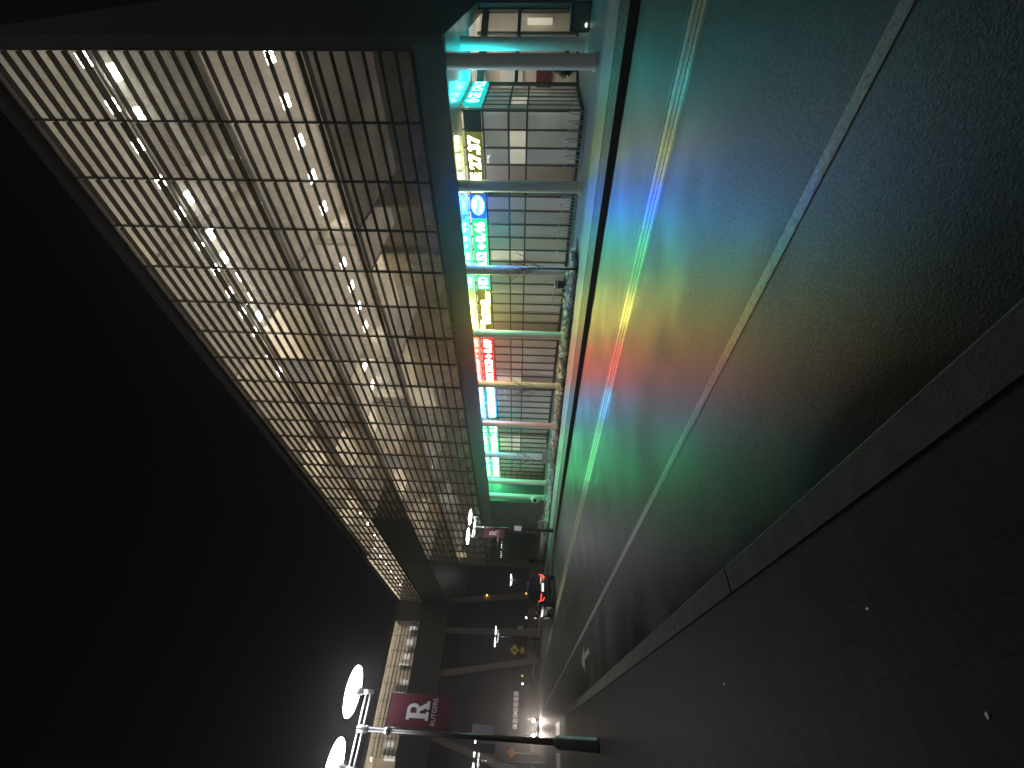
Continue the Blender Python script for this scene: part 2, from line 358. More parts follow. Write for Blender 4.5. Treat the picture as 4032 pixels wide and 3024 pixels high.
# storey floors, back walls, partitions, ceiling lights
DEP = 6.4
for s in range(5):
    z = ST0+s*SH
    m_ = MB(); m_.box(XF+.16, XF+DEP+3, Y0+.02, YE, z-.12, z+.04); part(m_, 'floor_slab', M['slab'])
LG = emat('ceiling_light_glow', (1,.96,.82), 24); LGW = emat('warm_light_glow', (1,.85,.6), 12)
def glow_surface(name, col, e):                  # room lamplight put into the surface as uneven glow
    m = mat(name, (.6,.57,.52), .8); t = m.node_tree; p = t.nodes['Principled BSDF']
    tc = N(t, 'ShaderNodeTexCoord'); nz = N(t, 'ShaderNodeTexNoise'); nz.inputs['Scale'].default_value = .55; nz.inputs['Detail'].default_value = 3
    t.links.new(tc.outputs['Object'], nz.inputs['Vector'])
    mr = N(t, 'ShaderNodeMapRange'); mr.inputs[1].default_value = .32; mr.inputs[2].default_value = .68; mr.inputs[3].default_value = e*.62; mr.inputs[4].default_value = e*1.35
    t.links.new(nz.outputs['Fac'], mr.inputs[0]); t.links.new(mr.outputs[0], p.inputs['Emission Strength'])
    p.inputs['Emission Color'].default_value = (*col, 1); return m
WC = (1,.79,.54); NC = (1,.83,.65)
CE = {k: glow_surface('room_ceiling_'+k, c, e) for k, (c, e) in dict(dim=(NC,.07), low=(NC,.13), mid=(NC,.21), high=(WC,.4), hot=(WC,.95), gdim=(NC,.3), gmid=(NC,.5), ghigh=(NC,.8), ghot=(WC,1.3)).items()}
# storey: (first bay, last bay, depth, ceiling, lamp rows)
rooms = {
  0: [(0,3,6.2,'dim',()), (3,4,4.2,'mid',()), (4,5,1.6,'hot',()), (5,7,5,'mid',()), (7,9,1.9,'high',()), (9,14,6.2,'low',()), (14,16,5,'dim',()), (16,18,3.5,'mid',()), (18,21,5,'low',()), (21,24,4,'mid',())],
  1: [(0,4,6.2,'mid',(19.25,)), (4,8,6.2,'mid',(19.25,)), (8,10,3.0,'high',(17.4,)), (10,11,1.5,'hot',()), (11,14,5.5,'high',()), (14,16,2.2,'hot',()), (16,18,5,'mid',()), (18,21,5,'high',()), (21,24,5,'mid',())],
  2: [(0,2,6.3,'dim',(15.6,)), (2,3,3.5,'mid',(15.6,)), (3,6,6.3,'low',(15.6,)), (6,8,2.2,'hot',()), (8,10,5.6,'high',()), (10,12,3.6,'mid',()), (12,14,2.4,'hot',()), (14,16,5.2,'high',()), (16,18,4,'mid',())],
  3: [(0,4,6.3,'mid',(18.5,)), (4,8,6.3,'mid',(18.5,)), (8,10,4.2,'high',(18.5,)), (10,13,4.5,'high',()), (13,15,2.6,'hot',()), (15,18,4.8,'high',()), (18,20,3.,'hot',()), (20,24,5,'high',(17.6,))],
}
lq = MB(); lq.quad((-.34,-.22,0), (-.34,-.03,0), (.34,-.03,0), (.34,-.22,0)); lq.quad((-.34,.03,0), (-.34,.22,0), (.34,.22,0), (.34,.03,0))
lprot = lq.build('ceiling_light', LG); rr = random.Random(11)
for s_, rs in rooms.items():
    z = ST0+s_*SH; zc_ = z+SH-.13
    for ri, (b0, b1, dep, ck, xs) in enumerate(rs):
        ya, yb = Y0+b0*BAY+.08, Y0+b1*BAY-.06
        m_ = MB(); m_.quad((XF+.2,ya,zc_-.01),(XF+dep,ya,zc_-.01),(XF+dep,yb,zc_-.01),(XF+.2,yb,zc_-.01)); part(m_, 'room_ceiling', CE[ck])
        m_ = MB(); m_.box(XF+dep, XF+dep+.1, ya, yb, z+.045, zc_-.02)
        part(m_, 'room_wall', M['room'] if (ri+s_) % 3 else M['room2'])
        if ck in ('hot', 'high'):                # shelving, frames and door leaves on the back wall
            for k in range(int((yb-ya)/1.1)):
                y = ya+.3+k*1.1+rr.uniform(0,.3); h_ = rr.choice((1.1,1.6,2.1)); zb = z+.05+rr.choice((0,.0,.7))
                m_ = MB(); m_.box(XF+dep-.07, XF+dep-.004, y, y+rr.uniform(.35,.8), zb, min(zb+h_, z+2.9)); part(m_, 'wall_panel', rr.choice((M['room2'], M['slab'], M['white'])))
        if b1 < NB and not (s_ == 2 and b1 == 18):
            m_ = MB(); m_.box(XF+2.2, XF+DEP+.4, yb+.005, yb+.11, z+.045, zc_-.02); part(m_, 'partition', M['room'])
        n = max(1, round((yb-ya)/(1.2 if s_ == 2 else 1.46)))
        for x in xs:
            for j in range(n):
                if (s_, ri) == (3, 7) and j % 2: continue
                o = lprot.copy(); COL.objects.link(o); o.parent = B
                o.matrix_parent_inverse = Matrix.Translation(-Vector(B.location))
                o.location = (x, ya+(j+.5)*(yb-ya)/n, zc_-.02)
bpy.data.objects.remove(lprot)
ex = MB(); ex.box(17.4, 17.46, 17.4, 17.75, 8.15, 8.35); part(ex, 'exit_lamp', M['red_glow'])

# roller blinds part way down in a few bays, lamplight put in as glow
for s_, i, dz in ((0,4,.9),(0,8,1.5),(0,11,.5),(1,2,.4),(1,6,1.0),(1,12,1.5),(1,17,.9),(2,1,1.0),(2,4,.5),(2,7,1.9),(2,13,1.0),(3,3,.5),(3,9,1.0),(3,12,.5),(3,16,1.5),(3,19,1.0),(0,15,1.4),(0,22,1.0),(1,22,.5)):
    z1 = ST0+(s_+1)*SH-.14; y = Y0+i*BAY
    m_ = MB(); m_.box(XF+.11, XF+.115, y+.06, y+BAY-.01, z1-dz, z1); part(m_, 'roller_blind', CE['mid'] if (i+s_) % 2 else CE['high'])
# street columns
cols_y = [2.44, 6.06, 9.57, 13.19, 16.97, 20.75, 24.47, 28.15, 30.6]
cm = MB(); cm.lathe([(.2,-.05),(.2,4.47)], 28); cm.lathe([(.24,-.02),(.24,.05),(.2,.06)], 28)
cproto = cm.build('column', M['column'], smooth=True)
for (x, y) in [(15.25,y) for y in cols_y]+[(18.45,2.45)]:
    c = cproto.copy(); COL.objects.link(c); c.parent = B; c.matrix_parent_inverse = Matrix.Translation(-Vector(B.location)); c.location = (x, y, .012)
bpy.data.objects.remove(cproto)

# recessed ground-floor glazing, wall plane x = 17.1
XW = 17.1; YG0, YG1 = 4.13, 37.0; GP = .6125
def shop_mb(n, zs, zt, gp=GP):
    mb = MB()
    for k in range(n): mb.box(0, .09, k*gp, k*gp+.045, 0, zt)
    for z, t in zs: mb.box(-.01, .1, .046, n*gp-.001, z, z+t)
    return mb
ZS = [(0,.12), (2.02,.07), (2.70,.07), (3.66,.06)]
sp = shop_mb(3, ZS, 4.47); gl = MB(); gl.quad((.05,0,.05), (.05,3*GP,.05), (.05,3*GP,4.45), (.05,0,4.45))
sproto = sp.build('storefront_window', M['mullion']); gl.build('pane', M['shop_glass'], sproto)
nsh = 14
for i in range(nsh): place_win(sproto, B, (XW, YG0+i*3*GP, 0))
YGE = YG0+nsh*3*GP                                              # 29.85
# the part beyond the recess: grid glazing deeper, solid wall, then glazing flush with the facade
gz = shop_mb(3, [(k*.56,.05) for k in range(8)], 4.47); gp2 = MB(); gp2.quad((.05,0,.05), (.05,3*GP,.05), (.05,3*GP,4.45), (.05,0,4.45))
gproto = gz.build('grid_window', M['mullion']); gp2.build('pane', M['shop_glass'], gproto)
for i in range(2): place_win(gproto, B, (XW, YGE+i*3*GP, 0))
m_ = MB(); m_.box(XF+.02, XW+.05, 31.2, 37.55, -.3, 4.46); part(m_, 'solid_wall', M['endwall'])
m_ = MB()
gw = shop_mb(3, [(k*.62,.055) for k in range(10)], 6.1); gg = MB(); gg.quad((.05,0,.05), (.05,3*GP,.05), (.05,3*GP,6.05), (.05,0,6.05))
fproto = gw.build('flush_window', M['mullion']); gg.build('pane', M['shop_glass'], fproto)
for i in range(5): place_win(fproto, B, (XF+.03, 37.65+i*3*GP, -.75))
for p_ in (sproto, gproto, fproto, proto_w):
    for ch in list(p_.children): bpy.data.objects.remove(ch)
    bpy.data.objects.remove(p_)
# lobby wall turning in at the near end
A_, B_ = Vector((XW, YG0-.02, 0)), Vector((20.6, YG0-.02, 0))
lw = MB(); n = 6
for k in range(n+1):
    x = A_.x+(B_.x-A_.x)*k/n; lw.box(x-.016, x+.016, YG0-.055, YG0-.03, 0, 4.47)
for z, t in ZS: lw.box(A_.x+.03, B_.x-.03, YG0-.06, YG0-.026, z, z+t)
o_ = part(lw, 'lobby_side_window', M['mullion']); q = MB(); q.quad((A_.x,YG0-.04,.05),(B_.x,YG0-.04,.05),(B_.x,YG0-.04,4.45),(A_.x,YG0-.04,4.45))
part(q, 'pane', M['shop_glass'], o_)
P, Q = Vector((20.7, 4.05, 0)), Vector((24.6, 2.1, 0)); D_ = (Q-P); ln = D_.length; D_.normalize(); Nn = Vector((-D_.y, D_.x, 0))
lw = MB()
for t in (0, ln*.34, ln*.67, ln): lw.obox(P+D_*t+Vector((0,0,2.23)), D_*.04, Nn*.05, Vector((0,0,2.23)))
for z, t in ((0,.1),(2.55,.14),(4.0,.3)): lw.obox(P+D_*ln/2+Vector((0,0,z+t/2)), D_*(ln/2-.05), Nn*.05, Vector((0,0,t/2)))
o_ = part(lw, 'lobby_front_window', M['mullion']); q = MB(); q.quad(P+Vector((0,0,.05)), Q+Vector((0,0,.05)), Q+Vector((0,0,4.4)), P+Vector((0,0,4.4)))
part(q, 'pane', M['shop_glass'], o_)
m_ = MB(); m_.box(24.7, 36, Y0-.25, Y0+.1, 0, 4.47); part(m_, 'solid_wall', M['endwall'])
# ground-floor interior
rr2 = random.Random(4); A0 = XW
GW = [(4.3,6.0,'gmid',21),(6.05,7.9,'ghigh',19.2),(7.95,9.6,'ghigh',18.6),(9.65,13.2,'gmid',20.4),(13.25,15.1,'gdim',20),(15.15,18.8,'gmid',19.5),(18.85,22.5,'gdim',20),(22.55,26.2,'gdim',20),(26.25,29.8,'ghigh',19.8),(29.85,33.5,'ghot',19.5),(33.55,37.5,'ghigh',19.5),(37.55,42.2,'ghigh',19),(42.25,47,'ghigh',19)]
for ya, yb, ck, xb in GW:
    m_ = MB(); m_.quad((XW+.12,ya,4.49),(22.4,ya,4.49),(22.4,yb,4.49),(XW+.12,yb,4.49)); part(m_, 'room_ceiling', CE[ck])
    m_ = MB(); m_.box(xb, xb+.1, ya, yb, 0.005, 4.47); part(m_, 'room_wall', M['room'])
BL = {k: glow_surface('glow_blind_%d' % k, c, e) for k, (c, e) in enumerate([((1,.95,.88),.13), ((1,.93,.82),.17), ((1,.9,.76),.1), ((1,.88,.68),.55)])}
for i in range(nsh*3):                           # blinds, most of them down, the light behind them put in as glow
    y = YG0+i*GP+.05; q_ = rr2.random()
    if i in (3, 4, 16, 17, 33, 38): continue
    k = 0 if q_ < .45 else 1 if q_ < .75 else 2
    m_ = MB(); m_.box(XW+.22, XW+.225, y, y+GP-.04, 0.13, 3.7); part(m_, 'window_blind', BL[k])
for i in range(6):
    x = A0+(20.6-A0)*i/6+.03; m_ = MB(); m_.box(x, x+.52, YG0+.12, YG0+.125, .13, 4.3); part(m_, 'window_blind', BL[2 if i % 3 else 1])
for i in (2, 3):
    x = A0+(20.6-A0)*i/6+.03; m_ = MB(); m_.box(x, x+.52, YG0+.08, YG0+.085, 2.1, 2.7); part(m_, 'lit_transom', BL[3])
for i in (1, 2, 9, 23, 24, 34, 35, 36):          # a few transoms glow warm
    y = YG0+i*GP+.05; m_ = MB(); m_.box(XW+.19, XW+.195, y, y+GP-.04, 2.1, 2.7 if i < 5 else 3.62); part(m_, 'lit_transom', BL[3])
m_ = MB(); m_.box(26.2, 26.3, 2.2, 12, 0, 4.5); part(m_, 'room_wall', M['room'])
m_ = MB(); m_.box(20.9, 26.1, 8.0, 8.1, 0, 4.5); part(m_, 'partition', M['room'])
q = MB(); q.quad((20.8,2.3,4.479),(26,2.3,4.479),(26,7.9,4.479),(20.8,7.9,4.479)); part(q, 'room_ceiling', CE['gmid'])
for y in (13.2, 20.7, 28.1, 37.6):
    m_ = MB(); m_.box(XW+1.2, 22.4, y-.06, y+.06, 0, 4.5); part(m_, 'partition', M['room'])
def room_light(x, y, z, sx, sy, k, c=(1,.86,.68)):
    q = MB(); q.quad((x-sx,y-sy,z),(x-sx,y+sy,z),(x+sx,y+sy,z),(x+sx,y-sy,z)); return part(q, 'ceiling_light', emat('ground_light_glow', c, k*3))
for x, y in ((22.3,3.6),(23.6,5.2),(25,3.9),(21.7,6.6)): room_light(x, y, 4.478, .16, .16, 22, (1,.93,.85))
pb = MB(); pb.box(26.1, 26.19, 4.55, 5.3, 2.5, 3.7); part(pb, 'wall_poster', M['white'])
pb = MB(); pb.box(26.05, 26.1, 4.5, 5.25, 1.0, 1.8); part(pb, 'lobby_banner', M['banner'])
pb = MB(); pb.box(26.0, 26.1, 2.5, 2.75, 1.1, 2.3); part(pb, 'lit_panel', BL[3])  # glowing panel added for a bright patch in the lobby
pb = MB(); pb.box(26.0, 26.1, 3.3, 4.3, .9, 3.9); part(pb, 'wall_poster', M['room2'])
pb = MB(); pb.box(17.5, 17.55, 7.9, 9.9, 2.1, 3.6); pb.box(17.5, 17.55, 16.6, 17.6, 2.1, 3.6)
part(pb, 'paper_blind', M['room'])

# ------------------------------------------------------------------ stock ticker on the wall
def text_mesh(s, y_hi, y_lo, z0, z1, x, name, m, parent, bold=.02):
    cu = bpy.data.curves.new('t', 'FONT'); cu.body = s; cu.size = 1; cu.offset = bold; cu.resolution_u = 3; cu.fill_mode = 'FRONT'
    ob = bpy.data.objects.new('t', cu); COL.objects.link(ob)
    dg = bpy.context.evaluated_depsgraph_get(); me = bpy.data.meshes.new_from_object(ob.evaluated_get(dg))
    bpy.data.objects.remove(ob)
    xs = [v.co.x for v in me.vertices]; ys = [v.co.y for v in me.vertices]
    sx = (y_hi-y_lo)/(max(xs)-min(xs)); sy = (z1-z0)/(max(ys)-min(ys))
    mx, my = min(xs), min(ys)
    for v in me.vertices: v.co = (x, y_hi-(v.co.x-mx)*sx, z0+(v.co.y-my)*sy)
    me.materials.clear(); me.materials.append(m); me.name = name
    o = bpy.data.objects.new(name, me); COL.objects.link(o); o.parent = parent
    return o
XT = XW-.12; ZT0, ZT1 = 3.74, 4.39; TZ0, TZ1 = 3.84, 4.29
GRN, YEL, BLU, RED, CYA = (.04,1,.33), (1,.88,.09), (.04,.2,1), (1,.04,.03), (.05,.5,1)
TS, PS = 140.0, 1.0
def hot(c, w=.06): return tuple(w+(1-w)*v for v in c)
pfe_m = emat('ticker_text_pale', (.85,.95,.3), 55)
tmat = {k: emat('ticker_text_'+k, hot(c), TS) for k, c in dict(green=GRN, yellow=YEL, blue=BLU, red=RED, cyan=CYA).items()}
pmat = {k: emat('ticker_glow_'+k, c, PS) for k, c in dict(green=GRN, yellow=YEL, blue=BLU, red=RED, cyan=CYA, dark=(.05,.06,.05)).items()}  # halo around the letters put into the panels as glow
pmat['deepblue'] = emat('ticker_glow_deepblue', (.02,.1,1), 1.6)
pmat['yellow'] = emat('ticker_glow_yellow', (.9,.85,.12), .2)
for c, s in (('dark', .12),): pmat[c].node_tree.nodes['Emission'].inputs[1].default_value = s
def panel(y0, y1, key):
    q = MB(); q.box(XT+.012, XT+.1, y0+.003, y1-.003, ZT0, ZT1); return part(q, 'ticker_panel', pmat[key])
def tick(y_hi, y_lo, key, s, z0=TZ0, z1=TZ1, bold=.02, pan=None, pad=.12):
    p = pan or panel(y_lo-pad, y_hi+pad, key)
    text_mesh(s, y_hi, y_lo, z0, z1, XT, 'ticker_text', tmat[key], p, bold); return p
def diamond(yc, key, p, up=True, w=.16, h=.3):
    q = MB(); zc = (TZ0+TZ1)/2-.03
    q.add([(XT,yc+w,zc),(XT,yc,zc-h*.62),(XT,yc-w,zc),(XT,yc,zc+h*.62)], [(0,1,2,3)]); part(q, 'ticker_arrow', tmat[key], p)
panel(YG0, 4.80, 'dark')
tmat['pale'] = pfe_m; pmat['pale'] = emat('ticker_glow_pale', (.9,.9,.2), .14)
tick(7.0, 4.92, 'pale', 'PFE 27.37', bold=.03)
p = panel(7.125, 8.12, 'deepblue')
q = MB(); n = 32; yc, zc = 7.55, 4.07
q.add([(XT, yc+.40*math.cos(2*math.pi*i/n), zc+.27*math.sin(2*math.pi*i/n)) for i in range(n)], [tuple(range(n))])
part(q, 'ticker_logo', emat('logo_glow', (.004,.1,1), 330), p)
text_mesh('Pfizer', 7.86, 7.24, 3.97, 4.18, XT-.006, 'ticker_text', emat('logo_script', (.02,.25,.4), .6), p, .025)
p = tick(11.68, 9.72, 'green', 'HD 383.52', bold=.015)
tick(9.2, 8.28, 'green', '0.46', bold=.015, pan=panel(8.165, 9.598, 'green')); diamond(9.43, 'green', p)
p = panel(11.805, 14.62, 'yellow')
tick(13.95, 12.45, 'yellow', 'HOME', 3.82, 4.24, .06, p); tick(14.36, 13.75, 'yellow', 'THE', 4.14, 4.33, .04, p); tick(12.55, 11.9, 'yellow', 'DEPOT', 3.78, 3.98, .04, p)
p = tick(18.78, 16.72, 'red', 'UNH 288.20', bold=.015); tick(16.14, 15.14, 'red', '0.89', bold=.015, pan=panel(15.0, 16.598, 'red')); diamond(16.43, 'red', p)
tick(22.26, 19.15, 'cyan', 'UNITEDHEALTH GR', bold=.02)
p = tick(27.19, 24.7, 'green', 'NVDA 167.38', bold=.02); tick(24.1, 23.3, 'green', '3.3', bold=.02, pan=panel(23.1, 24.578, 'green')); diamond(24.4, 'green', p)
p = tick(30.56, 28.8, 'green', 'WMT 87.10', bold=.02); tick(28.25, 27.6, 'green', '1.8', bold=.02, pan=panel(27.4, 28.678, 'green')); diamond(28.52, 'green', p)
p = tick(33.6, 31.0, 'green', 'PG 157.92', bold=.02)
# the ticker turns the corner into the lobby
q = MB(); q.box(XW+.02, 20.4, YG0-.2, YG0-.1, ZT0, ZT1); p = part(q, 'ticker_panel', emat('ticker_glow_turn', (.02,.75,.7), .9))
turn = emat('ticker_text_turn', (.02,.78,.82), 90)
o = text_mesh('GE 174.2', -17.75, -20.3, TZ0, TZ1, 0, 'ticker_text', turn, p, .03)
for v in o.data.vertices: v.co = (-v.co.y, YG0-.215, v.co.z)
q = MB(); q.add([(17.42+.22*math.cos(2*math.pi*i/24), YG0-.215, 4.07+.24*math.sin(2*math.pi*i/24)) for i in range(24)], [tuple(range(24))]); part(q, 'ticker_logo', turn, p)

# ------------------------------------------------------------------ wing bridging the street
BW = thing('bridge_building', 'dark office wing bridging the far street on slanted struts with one lit storey', 'building', (15, 56, 0))
def bpart(mb, name, m, parent=None):
    o = mb.build(name, m); o.parent = parent or BW; o.matrix_parent_inverse = Matrix.Translation(-Vector(BW.location)); return o
YB = 65.0
BLW = emat('panel_glow', (1,.94,.84), .75)
m_ = MB(); m_.box(XF-.03, 36, YE+.16, YB-.02, 12.2, ST0+3*SH); m_.box(-16, 36, YB, 84, 12.2, ST0+3*SH+.1); bpart(m_, 'wall', M['endwall'])
m_ = MB(); m_.box(XF-.05, 36, YE+.21, YB, TOP, TOP+.35); m_.box(-16, 36, YB, 84, TOP, TOP+.4); bpart(m_, 'roof', M['endwall'])
m_ = MB(); m_.box(-16, 36, YE+.2, 84, 12.0, 12.19); m_.box(-16,14.9,YE+.2,YB-.1,12.19,12.3) if False else None; 
m_ = MB(); m_.box(XF-.02, 36, YE+.2, YB-.05, 12.05, 12.19); m_.box(-16, 36, YB-.04, 84, 12.05, 12.19); bpart(m_, 'soffit', mat('pale_soffit', (.2,.2,.2), .35, metal=.2))
m_ = MB(); m_.box(12.6, XF-.04, YB-.06, YB+.1, ST0+3*SH+.1, TOP); bpart(m_, 'cladding_panel', M['endwall'])
wf = win_mb(1.79, 7, ROW); pn = MB(); pn.quad((.04,.05,.05), (.04,1.79,.05), (.04,1.79,SH-.02), (.04,.05,SH-.02))
bw = wf.build('window', M['mullion']); pn.build('pane', M['glass'], bw)
for i in range(10): place_win(bw, BW, (XF, YE+.2+i*1.77, ST0+3*SH+.02))
for i in range(8): place_win(bw, BW, (12.55-i*1.79, YB-.03, ST0+3*SH+.08), math.pi/2)
for ch in list(bw.children): bpy.data.objects.remove(ch)
bpy.data.objects.remove(bw)
m_ = MB(); m_.box(XF+3.6, XF+3.7, YE+.3, YB-.1, ST0+3*SH, TOP-.02); bpart(m_, 'room_wall', M['room'])
m_ = MB(); m_.box(-15, 12.5, YB+4, YB+4.1, ST0+3*SH+.1, TOP-.02); bpart(m_, 'room_wall', M['room'])
def blight(x, y, sx, sy, m):
    q = MB(); q.quad((x-sx,y-sy,TOP-.03),(x-sx,y+sy,TOP-.03),(x+sx,y+sy,TOP-.03),(x+sx,y-sy,TOP-.03)); bpart(q, 'ceiling_light', m)
m_ = MB(); m_.quad((XF+.2,YE+.3,TOP-.02),(XF+3.6,YE+.3,TOP-.02),(XF+3.6,YB-.1,TOP-.02),(XF+.2,YB-.1,TOP-.02)); bpart(m_, 'room_ceiling', CE['hot'])
m_ = MB(); m_.quad((-15,YB+.2,TOP-.02),(12.5,YB+.2,TOP-.02),(12.5,YB+4,TOP-.02),(-15,YB+4,TOP-.02)); bpart(m_, 'room_ceiling', CE['high'])
for k in range(6): blight(16.8, YE+1.6+k*2.9, .12, .2, LG)
for k in range(7): blight(11.5-k*3.4+(k%3)*.4, YB+2.6, .5, .08, LG)
for k in range(9):
    x = 11.6-k*2.1; m_ = MB(); m_.box(x-rr.uniform(.3,.8), x, YB+.5, YB+.9, ST0+3*SH+.1, ST0+3*SH+rr.uniform(.9,2.2)); bpart(m_, 'cabinet', M['slab'])
for k in range(11):
    x = 12.2-k*1.5-rr.uniform(0,.5); z = ST0+3*SH+rr.uniform(.5,1.0); m_ = MB(); m_.box(x-rr.uniform(.4,.9), x, YB+1.1, YB+1.14, z, z+rr.uniform(.9,1.5)); bpart(m_, 'lit_panel', BLW)  # added glowing panels, standing in for bright window panes
for (xt, xb) in ((15.9,17.4),(12.0,12.4),(6.9,9.1),(0.4,-2.9),(-7.5,-9.5)):
    m_ = MB(); z0, z1 = zr(67)-.2, 12.06
    m_.obox(((xt+xb)/2, 67, (z0+z1)/2), (.36,0,0), (0,.36,0), ((xt-xb)/2, 0, (z1-z0)/2)); bpart(m_, 'strut', M['pinkcol'])
m_ = MB(); m_.lathe([(0,-.1),(.12,-.08),(.16,0),(.1,.1),(0,.12)], 12, (16.8, 66.4, 6.7)); bpart(m_, 'strut_lamp', M['amber'])

# ------------------------------------------------------------------ street lamps
def make_lamp(label, group, loc, banner=True, heads='lamp'):
    t = thing('street_lamp', label, 'street lamp', loc, 0, group)
    p = MB(); p.lathe([(.13,0),(.14,.03),(.125,.06),(.115,.85),(.09,.9),(.062,.95)], 16)
    p.tube([(0,0,.9),(0,0,2.6),(0,0,4.95)], [.06,.05,.045], 12); p.build('pole', M['black'], t, smooth=True)
    k = MB(); k.lathe([(0,5.1),(.05,5.1),(.07,5.07),(.07,4.9),(.05,4.86)], 14); k.build('pole_cap', M['steel'], t, smooth=True); k = MB(); k.lathe([(.045,4.5),(.075,4.48),(.075,4.4),(.045,4.38)], 14); k.build('collar', M['steel'], t, smooth=True)
    a = MB()
    for dz in (0, .1): a.tube([(-.62,0,4.97+dz),(.62,0,4.97+dz)], .022, 8)
    for s in (-1,1): a.tube([(s*.62,0,4.93),(s*.62,0,5.16)], .04, 10)
    a.build('crossarm', M['steel'], t, smooth=True)
    for s in (-1, 1):
        hd = MB(); c = (s*.62, 0, 5.16)
        hd.lathe([(0,0),(.07,0),(.09,.1),(.1,.14)], 16, c); o = hd.build('lamp_socket', M['steel'], t, smooth=True)
        h2 = MB(); h2.lathe([(.1,.145),(.2,.16),(.46,.2),(.47,.225),(.4,.25),(0,.27)], 36, c); h2.build('lamp_disc', M[heads], t, smooth=True)
    return t
def banner(t, sx, x0, x1, z0, z1, text_r=True):
    b = MB(); b.box(x0, x1, -.006, .006, z0, z1); bo = b.build('banner', M['banner'], t)
    rods = MB()
    for z in (z0-.015, z1+.015): rods.tube([(0,0,z),(x1 if x1 > 0 else x0,0,z)], .012, 8)
    rods.build('banner_arm', M['black'], t)
    return bo
def front_text(s, x0, x1, z0, z1, y, m, parent, bold=0, name='lettering'):
    cu = bpy.data.curves.new('t', 'FONT'); cu.body = s; cu.size = 1; cu.offset = bold; cu.resolution_u = 4
    ob = bpy.data.objects.new('t', cu); COL.objects.link(ob)
    me = bpy.data.meshes.new_from_object(ob.evaluated_get(bpy.context.evaluated_depsgraph_get())); bpy.data.objects.remove(ob)
    xs = [v.co.x for v in me.vertices]; ys = [v.co.y for v in me.vertices]
    for v in me.vertices: v.co = (x0+(v.co.x-min(xs))/(max(xs)-min(xs))*(x1-x0), y, z0+(v.co.y-min(ys))/(max(ys)-min(ys))*(z1-z0))
    me.materials.clear(); me.materials.append(m); me.name = name
    o = bpy.data.objects.new(name, me); COL.objects.link(o); o.parent = parent; return o
def block_R(x0, x1, z0, z1, y, m, parent):     # slab-serif capital R drawn from plates
    mb = MB(); w, h = x1-x0, z1-z0
    def pl(pts): mb.add([(x0+a*w, y, z0+c*h) for a, c in pts], [tuple(range(len(pts)))])
    pl([(0,0),(.46,0),(.46,.14),(0,.14)]); pl([(0,.86),(.1,.86),(.1,1),(0,1)])
    pl([(.1,.14),(.36,.14),(.36,1),(.1,1)])
    n = 10
    for k in range(n):                           # bowl
        a0, a1 = math.pi/2-math.pi*k/n, math.pi/2-math.pi*(k+1)/n
        f = lambda a, rx, rz: (.55+rx*math.cos(a), .71+rz*math.sin(a))
        pl([f(a0,.33,.29), f(a0,.12,.14), f(a1,.12,.14), f(a1,.33,.29)])
    pl([(.36,.85),(.55,.85),(.55,1),(.36,1)]); pl([(.36,.42),(.55,.42),(.55,.57),(.36,.57)])
    pl([(.46,.42),(.72,.44),(.92,.14),(.66,.14)]); pl([(.58,0),(1.02,0),(1.02,.14),(.58,.14)])
    return mb.build('letter', m, parent)
L1 = make_lamp('twin disc street lamp with a crimson banner, standing on the near pavement', 'twin disc street lamps', (.12, 11.2, zk(11.2)-.0))
bo = banner(L1, 1, .07, .64, 3.15, 4.5)
block_R(.2, .52, 3.62, 4.1, -.012, M['white'], bo)
front_text('RUTGERS', .13, .58, 3.46, 3.56, -.012, M['white'], bo)
sg = MB(); sg.box(.05, .2, -.075, -.068, 2.2, 2.65); sg.build('sign_plate', M['white'], L1)
sg = MB(); sg.box(-.24, -.1, .03, .037, 2.15, 2.6); sg.build('sign_plate', mat('sign_back', (.25,.25,.25), .5), L1)
L2 = make_lamp('twin disc street lamp with a crimson banner on the far kerb beside the long building', 'twin disc street lamps', (10.25, 25.0, zk(25)-.01))
bo = banner(L2, -1, -.64, -.07, 3.1, 4.4)
block_R(-.5, -.2, 3.6, 4.05, -.012, M['white'], bo); front_text('RUTGERS', -.56, -.14, 3.44, 3.54, -.012, M['white'], bo)
sg = MB(); sg.box(-.16, .16, -.09, -.08, 2.05, 2.5); sg.build('sign_plate', M['white'], L2)
FL = [((-.85, 40.5, zr(40.5)), 'twin disc street lamp by the side street, seen behind the near lamp post'),
      ((9.9, 57, zk(57)-.02), 'twin disc street lamp under the bridging wing, beside the yellow diamond sign'),
      ((24.5, 85, zr(85)-.3), 'most distant twin disc street lamp, seen beyond the bridging wing above the dark car')]
for i, (loc, lab) in enumerate(FL):
    make_lamp(lab, 'twin disc street lamps', loc, heads='far_lamp')

# ------------------------------------------------------------------ signs
t = thing('warning_sign', 'yellow diamond pedestrian warning sign with a small plate under it', 'sign', (9.45, 62.5, zk(62)-.02))
p = MB(); p.tube([(0,0,0),(0,0,3.6)], .04, 8); p.build('post', M['steel'], t)
p = MB(); s = .62; p.add([(0,-.06,3.1-s),(s,-.06,3.1),(0,-.06,3.1+s),(-s,-.06,3.1),(0,-.045,3.1-s),(s,-.045,3.1),(0,-.045,3.1+s),(-s,-.045,3.1)],
    [(0,1,2,3),(7,6,5,4),(0,4,5,1),(1,5,6,2),(2,6,7,3),(3,7,4,0)]); dm = p.build('diamond_plate', M['yellow_sign'], t)
p = MB(); y = -.066
p.add([(.1*math.cos(a*math.pi/6),y,3.36+.1*math.sin(a*math.pi/6)) for a in range(12)], [tuple(range(12))])
for pts in ([(-.1,3.22),(.1,3.22),(.06,2.95),(-.06,2.95)], [(-.07,2.96),(0,2.96),(-.12,2.7),(-.2,2.7)], [(0,2.96),(.07,2.96),(.2,2.7),(.12,2.7)], [(-.1,3.22),(-.22,3.0),(-.17,2.97),(-.06,3.12)]):
    p.add([(a,y,c) for a, c in pts], [tuple(range(len(pts)))])
